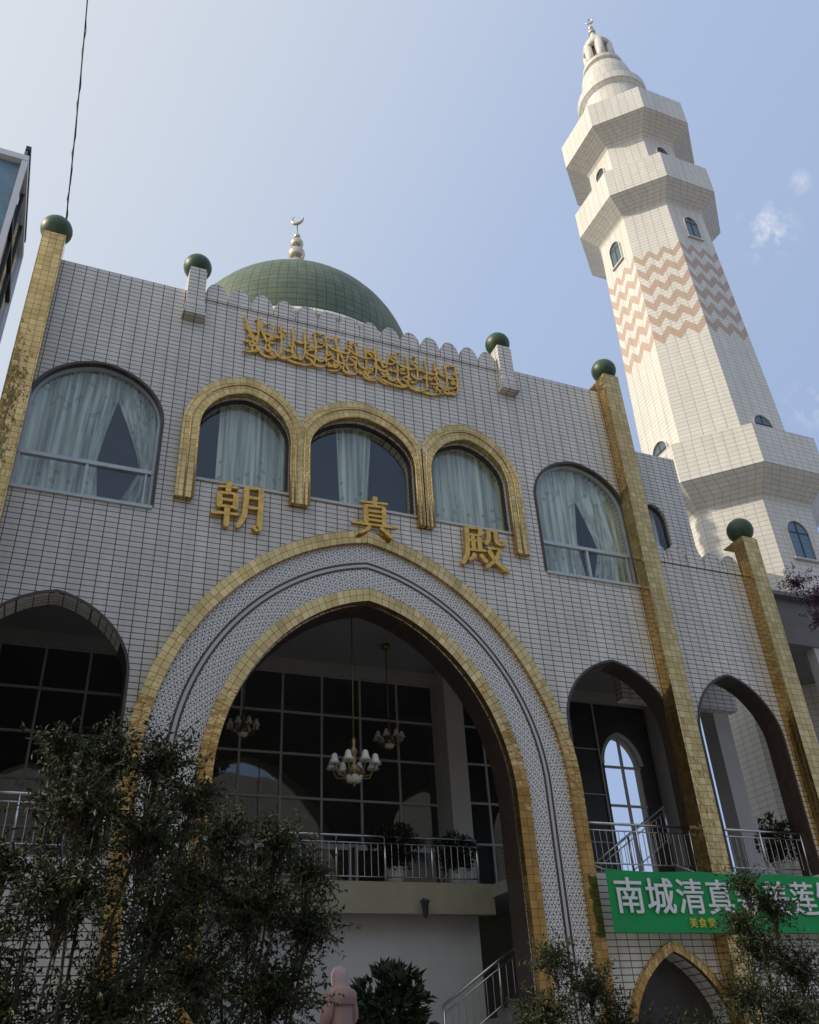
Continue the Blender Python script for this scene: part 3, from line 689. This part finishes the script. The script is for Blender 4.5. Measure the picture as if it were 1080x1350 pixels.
# ------------------------------------------------------------------ minaret (octagonal, square to the facade)
YM=21.5; MX,MY=22.92,5.5
mn=thing('minaret','tall cream tiled octagonal minaret with two balconies and zigzag bands','minaret',(MX,MY,GZ))
def octa(prof,name,mat,W0=2.52):
    m=MB(); vs=[];fs=[];uv=[]; acc=prof[0][1]*YM
    for r,z in prof:
        for k in range(8):
            a=R(22.5+45*k); vs.append((MX+r*YM*math.cos(a),MY+r*YM*math.sin(a),z*YM))
    for i in range(len(prof)-1):
        d=math.hypot(prof[i+1][0]-prof[i][0],prof[i+1][1]-prof[i][1])*YM
        for k in range(8):
            fs.append((i*8+k,i*8+(k+1)%8,(i+1)*8+(k+1)%8,(i+1)*8+k)); uv.append([(k*W0,acc),((k+1)*W0,acc),((k+1)*W0,acc+d),(k*W0,acc+d)])
        acc+=d
    m.add(vs,fs,uv)
    return m.build(name,mat,mn)
octa([(.132,-.07),(.130,.775)],'base_shaft','mtile2',2.16)
octa([(.128,.752),(.133,.765),(.172,.805),(.172,.882),(.160,.8825),(.160,.84),(.10,.84)],'lower_gallery','mtile2',2.88)
octa([(.134,.82),(.131,1.0),(.116,1.535)],'shaft','mtile',1.8)
octa([(.116,1.500),(.120,1.508),(.156,1.542),(.156,1.618),(.146,1.6185),(.146,1.576),(.09,1.576)],'balcony','mtile2')
octa([(.106,1.55),(.103,1.79)],'upper_shaft','mtile2',1.8)
octa([(.103,1.746),(.108,1.753),(.152,1.785),(.152,1.860),(.142,1.8605),(.142,1.82),(.07,1.82)],'balcony','mtile2')
def stack(prof,name,n=40):
    m=MB()
    for i in range(len(prof)-1):
        (r0,z0),(r1,z1)=prof[i],prof[i+1]
        vs=[];fs=[]
        for r_,z_ in ((r0,z0),(r1,z1)):
            for k in range(n): vs.append((MX+r_*YM*math.cos(2*PI*k/n),MY+r_*YM*math.sin(2*PI*k/n),z_*YM))
        uv=[]
        for k in range(n):
            fs.append((k,(k+1)%n,n+(k+1)%n,n+k)); w_=2*PI*r0*YM/n; uv.append([(k*w_,z0*YM),((k+1)*w_,z0*YM),((k+1)*w_,z1*YM),(k*w_,z1*YM)])
        m.add(vs,fs,uv,True)
    return m.build(name,'mtile2',mn)
stack([(.078,1.79),(.076,1.995),(.077,2.0),(.086,2.012),(.086,2.035),(.078,2.04),(.066,2.043),(.065,2.10),(.061,2.125),(.052,2.142),(.044,2.15),(.044,2.154),(.052,2.158),(.052,2.170),(.038,2.174),(.001,2.176)],'round_turret')
lt=MB()
lt.lathe([(.024*YM,2.17*YM),(.024*YM,2.27*YM)],(MX,MY,0),16)
for k in range(6):
    a=2*PI*k/6; x,y=MX+.030*YM*math.cos(a),MY+.030*YM*math.sin(a); lt.tube([(x,y,2.172*YM),(x,y,2.262*YM)],.0115*YM,8)
lt.lathe([(.036*YM,2.252*YM),(.039*YM,2.262*YM),(.036*YM,2.272*YM),(.030*YM,2.288*YM),(.020*YM,2.304*YM),(.010*YM,2.322*YM),(.005*YM,2.345*YM),(.001,2.346*YM)],(MX,MY,0),24)
ln=lt.build('lantern_turret','mtile2',mn)
dk=MB(); dk.lathe([(.0268*YM,2.176*YM),(.0268*YM,2.25*YM)],(MX,MY,0),16); dk.build('lantern_opening_shade','brown',mn)  # solid dark sleeve behind the posts, coloured as shade inside the openings
f=MB(); f.lathe(sph(.010*YM,2.352*YM),(MX,MY,0),14); f.lathe(sph(.007*YM,2.370*YM),(MX,MY,0),14); f.tube([(MX,MY,2.36*YM),(MX,MY,2.41*YM)],.035,6); fi=f.build('finial','silver',mn)
crescent((MX,MY,2.405*YM),.22,R(60),.045).build('crescent','silver',fi)
def mwin(ang,zc,half,hh,Rr):
    a0=R(ang); nrm=Vector((math.cos(a0),math.sin(a0),0)); tan=Vector((-nrm.y,nrm.x,0)); ap=Rr*YM*math.cos(PI/8)
    o=Vector((MX,MY,0))+nrm*ap
    def tr(mb): mb.v=[tuple(o+tan*v[0]+nrm*(-v[1])+Vector((0,0,v[2]))) for v in mb.v]; return mb
    zb=zc-hh/2; zs=zc+hh/2-half; za=zc+hh/2
    f=MB(); f.band([(-half,zb)]+arch(0,half,zs,za,14,.05)+[(half,zb)],[(-half-.05,zb)]+arch(0,half+.05,zs,za+.05,14,.05)+[(half+.05,zb)],-.07,.25); f.box(-half-.08,half+.08,-.10,.1,zb-.06,zb)
    fr=tr(f).build('window','mtile2',mn)
    p=MB(); p.plate(archpoly(0,half,zb,zs,za,14,.05),[],-.03,.1); tr(p).build('pane','blueglass',fr)
    b=MB(); b.box(-.02,.02,-.045,-.025,zb,za-.02).box(-half,half,-.043,-.027,zs-.02,zs+.02); tr(b).build('glazing_bar','dark',fr)
for ang in (180,270,0):
    mwin(ang,1.440*YM,.34,1.3,.1195); mwin(ang,1.695*YM,.30,1.1,.105); mwin(ang,.69*YM,.46,1.5,.1305); mwin(ang,.905*YM,.42,1.5,.1335)

# ------------------------------------------------------------------ neighbour at the left, wire, opposite block
nb=thing('glass_building','blue grey glass building corner at the upper left edge','building',(-5,-2.5,GZ))
MB().box(-9,-2.05,-3.9,-1.6,GZ,14.6).build('wall','bluesteel',nb)
MB().box(-9.1,-1.93,-4.02,-1.5,14.62,14.76).box(-2.03,-1.93,-4.02,-3.95,GZ,14.6).box(-2.03,-1.93,-1.56,-1.5,GZ,14.6).build('corner_frame','white',nb)
for k in range(9):
    z=GZ+.9+k*1.75; MB().box(-2.045,-1.99,-3.9,-1.6,z,z+1.68).build('pane','blueglass',nb)
    MB().box(-2.04,-1.95,-3.92,-1.58,z+1.66,z+1.75).build('mullion','dark',nb)
for y_ in (-3.2,-2.4): MB().box(-2.04,-1.955,y_-.035,y_+.035,GZ,14.6).build('mullion','dark',nb)
wr_=MB(); pts=[]
for i in range(25):
    t=i/24; pts.append((-1.5-.9*t+.15*math.sin(PI*t),1.0-6.5*t,18.6+9.0*t-1.1*math.sin(PI*t)))
wr_.tube(pts,.018,5); wr_.tube([(p[0]+.03*math.sin(i*2.2),p[1],p[2]+.02) for i,p in enumerate(pts)],.010,4)
tag(wr_.build('overhead_cable','wire'),'thin black cable crossing the sky at upper left','cable')
ob=thing('apartment_block','long rendered apartment block across the street facing the mosque','building',(5,-33,GZ))
MB().box(-30,40,-42,-33,GZ,18).build('wall','facing',ob)
w0=None
for i in range(14):
    for j in range(4):
        x=-27+i*4.8; z=1.5+j*4.0
        if w0 is None:
            f=MB(); f.box(-.9,.9,-.05,.06,-.9,.9); w0=f.build('window','alu',None); w0.parent=ob; w0.location=(x-5,.02,z-GZ)
            p=MB(); p.box(-.82,-.03,.05,.075,-.82,.82).box(.03,.82,.05,.075,-.82,.82); p0=p.build('pane','dark',None); p0.parent=w0
        else:
            c=w0.copy(); COL.objects.link(c); c.parent=ob; c.location=(x-5,.02,z-GZ); q=p0.copy(); COL.objects.link(q); q.parent=c
# ------------------------------------------------------------------ person
px,py=4.50,-2.5
pe=thing('person','person in pink hooded coat and pale headscarf walking towards the entrance','person',(px,py,PZ))
bv=[(0,0,.88),(0,0,1.12),(0,0,1.28),(0,.0,1.36),(0,.02,1.47),(0,.03,1.54)]; be=[(0,1),(1,2),(2,3),(3,4),(4,5)]; br=[.12,.11,.09,.05,.078,.06]
for s in (-1,1):
    k=len(bv); bv+=[(s*.16,0,1.26),(s*.23,-.02,1.04),(s*.20,.14,.86),(s*.185,.19,.81)]; br+=[.045,.040,.034,.026]; be+=[(2,k),(k,k+1),(k+1,k+2),(k+2,k+3)]
    for fi_ in range(5):
        j=len(bv); off=(-.03+.015*fi_); ln=(.05,.065,.07,.065,.05)[fi_]
        bv+=[(s*.185+off*s,.22,.79-.004*fi_),(s*.18+off*s,.22+ln*.5,.76)]; br+=[.010,.008]; be+=[(k+3,j),(j,j+1)]
    k=len(bv); fw=.12*s; bv+=[(s*.09,0,.84),(s*.09,fw*.6+.02,.46),(s*.09,fw-.05,.08),(s*.095,fw+.09,.03)]; br+=[.08,.055,.04,.035]; be+=[(0,k),(k,k+1),(k+1,k+2),(k+2,k+3)]
def skinb(name,v,e,r,mat,parent,rz,lv=2):
    bm=bmesh.new(); lay=bm.verts.layers.skin.verify(); vv=[bm.verts.new(q) for q in v]
    for a,b_ in e: bm.edges.new((vv[a],vv[b_]))
    for i,q in enumerate(vv):
        q[lay].radius=r[i] if isinstance(r[i],tuple) else (r[i],r[i]); q[lay].use_root=(i==0)
    me=bpy.data.meshes.new(name); bm.to_mesh(me); bm.free()
    o=bpy.data.objects.new(name,me); COL.objects.link(o); o.modifiers.new('s','SKIN'); s=o.modifiers.new('u','SUBSURF'); s.levels=lv; s.render_levels=lv
    bpy.context.view_layer.update(); m2=bpy.data.meshes.new_from_object(o.evaluated_get(bpy.context.evaluated_depsgraph_get()))
    bpy.data.objects.remove(o); m2.materials.clear(); m2.materials.append(M[mat]); m2.transform(Matrix.Rotation(rz,4,'Z'))
    for p in m2.polygons: p.use_smooth=True
    q=bpy.data.objects.new(name,m2); COL.objects.link(q); q.parent=parent; return q
RZ=R(25)
skinb('body',bv,be,br,'skin',pe,RZ)
cv=[(0,0,.98),(0,0,.72),(0,-.005,1.18),(0,-.01,1.30)]; ce=[(0,1),(0,2),(2,3)]; cr=[(.20,.18),(.23,.20),(.20,.18),(.17,.15)]
for s in (-1,1):
    k=len(cv); cv+=[(s*.19,0,1.27),(s*.26,-.02,1.03),(s*.215,.13,.86)]; ce+=[(3,k),(k,k+1),(k+1,k+2)]; cr+=[.10,.085,.062]
skinb('coat',cv,ce,cr,'coat',pe,RZ)
skinb('trousers',[(0,0,.86),(-.09,0,.8),(-.09,-.05,.46),(-.09,-.17,.10),(.09,0,.8),(.09,.09,.46),(.09,.07,.10)],[(0,1),(1,2),(2,3),(0,4),(4,5),(5,6)],[.12,.1,.075,.06,.1,.075,.06],'trouser',pe,RZ)
def egg(prof,cy,mat,name):
    m=MB(); n=20; vs=[];fs=[]
    for rx,ry,z_,yo in prof:
        for k in range(n):
            a=2*PI*k/n; vs.append((rx*math.cos(a)*(1+.02*math.sin(5*a)),cy+yo+ry*math.sin(a),z_))
    for i in range(len(prof)-1):
        for k in range(n): fs.append((i*n+k,i*n+(k+1)%n,(i+1)*n+(k+1)%n,(i+1)*n+k))
    m.add(vs,fs,None,True); o=m.build(name,mat,None); o.data.transform(Matrix.Rotation(RZ,4,'Z')); o.parent=pe; return o
egg([(.21,.17,1.20,-.02),(.20,.17,1.27,-.02),(.15,.14,1.34,-.02),(.108,.118,1.40,-.01),(.108,.122,1.46,0),(.112,.126,1.52,0),(.104,.118,1.58,0),(.080,.090,1.63,0),(.042,.048,1.655,0),(.001,.001,1.66,0)],.0,'scarf','headscarf')
egg([(.19,.10,1.17,-.10),(.20,.13,1.24,-.11),(.19,.14,1.31,-.11),(.15,.11,1.36,-.10),(.08,.06,1.38,-.09),(.001,.001,1.385,-.09)],.0,'coat','hood')

# ------------------------------------------------------------------ camera, light, sky
cam=bpy.data.cameras.new('camera'); co_=bpy.data.objects.new('camera',cam); COL.objects.link(co_); SC.camera=co_
yaw,pit,rol,f=R(24.018),R(32.466),R(3.384),1174.0
h=Vector((math.sin(yaw),math.cos(yaw),0)); r=Vector((math.cos(yaw),-math.sin(yaw),0)); z=Vector((0,0,1))
F_=h*math.cos(pit)+z*math.sin(pit); U_=-h*math.sin(pit)+z*math.cos(pit)
c_,s_=math.cos(rol),math.sin(rol)
ri=r*c_-U_*s_; up=r*s_+U_*c_
mat=Matrix((ri,up,-F_)).transposed().to_4x4(); mat.translation=Vector((0,-16,0)); co_.matrix_world=mat
cam.sensor_fit='HORIZONTAL'; cam.sensor_width=36; cam.lens=36*f/1080; cam.clip_end=3000; cam.clip_start=.05
sd=Vector((math.cos(R(172))*math.cos(R(36)),math.sin(R(172))*math.cos(R(36)),math.sin(R(36))))
su=bpy.data.lights.new('sun','SUN'); su.energy=3.4; su.angle=R(.5); su.color=(1,.90,.74); so=bpy.data.objects.new('sun',su); COL.objects.link(so)
so.rotation_euler=(-sd).to_track_quat('-Z','Y').to_euler(); so.location=(-20,0,40)
wd=bpy.data.worlds.new('World'); SC.world=wd; wd.use_nodes=True; nt=wd.node_tree; bg=nt.nodes['Background']
sky=N(nt,'ShaderNodeTexSky',sky_type='NISHITA'); sky.sun_disc=False; sky.sun_elevation=R(36); sky.sun_rotation=math.atan2(sd.x,sd.y); sky.air_density=1.0; sky.dust_density=2.5; sky.ozone_density=1.2
tc=N(nt,'ShaderNodeTexCoord')
dt=N(nt,'ShaderNodeVectorMath',operation='DOT_PRODUCT'); L(nt,tc.outputs['Generated'],dt.inputs[0]); dt.inputs[1].default_value=sd
mr=N(nt,'ShaderNodeMapRange'); L(nt,dt.outputs['Value'],mr.inputs[0]); mr.inputs[1].default_value=-.35; mr.inputs[2].default_value=.85
hz=ramp(nt,mr.outputs[0],[(0,(.38,.50,.77)),(.45,(.51,.63,.87)),(.8,(.80,.86,.93)),(1,(1,1,1))])
hz=mixc(nt,1.0,hz,(6.2,6.2,6.2),'MULTIPLY')
col=mixc(nt,.85,sky.outputs[0],hz)
mp=N(nt,'ShaderNodeMapping'); mp.inputs['Rotation'].default_value=(.3,.5,.4); mp.inputs['Scale'].default_value=(1,1,.6); L(nt,tc.outputs['Generated'],mp.inputs[0])
nz=noise(nt,34,9,mp.outputs[0],.66)
for d0,rad,k in (((.591,.407,.697),.036,.8),((.597,.360,.717),.014,.5),((.671,.485,.559),.03,.7)):
    v=Vector(d0).normalized(); dist=N(nt,'ShaderNodeVectorMath',operation='DISTANCE'); L(nt,tc.outputs['Generated'],dist.inputs[0]); dist.inputs[1].default_value=v
    fo=mathn(nt,'SUBTRACT',1.0,mathn(nt,'DIVIDE',dist.outputs['Value'],rad)); fo=mathn(nt,'MAXIMUM',fo,0.0)
    q=mathn(nt,'MULTIPLY',mathn(nt,'MULTIPLY',fo,k),mathn(nt,'MAXIMUM',mathn(nt,'MULTIPLY',mathn(nt,'SUBTRACT',nz,.46),6.0),0.0))
    q=mathn(nt,'MINIMUM',q,.6)
    col=mixc(nt,q,col,(6.0,6.1,6.3))
L(nt,col,bg.inputs[0]); bg.inputs[1].default_value=.15
SC.view_settings.view_transform='Standard'; SC.view_settings.look='None'; SC.view_settings.exposure=0
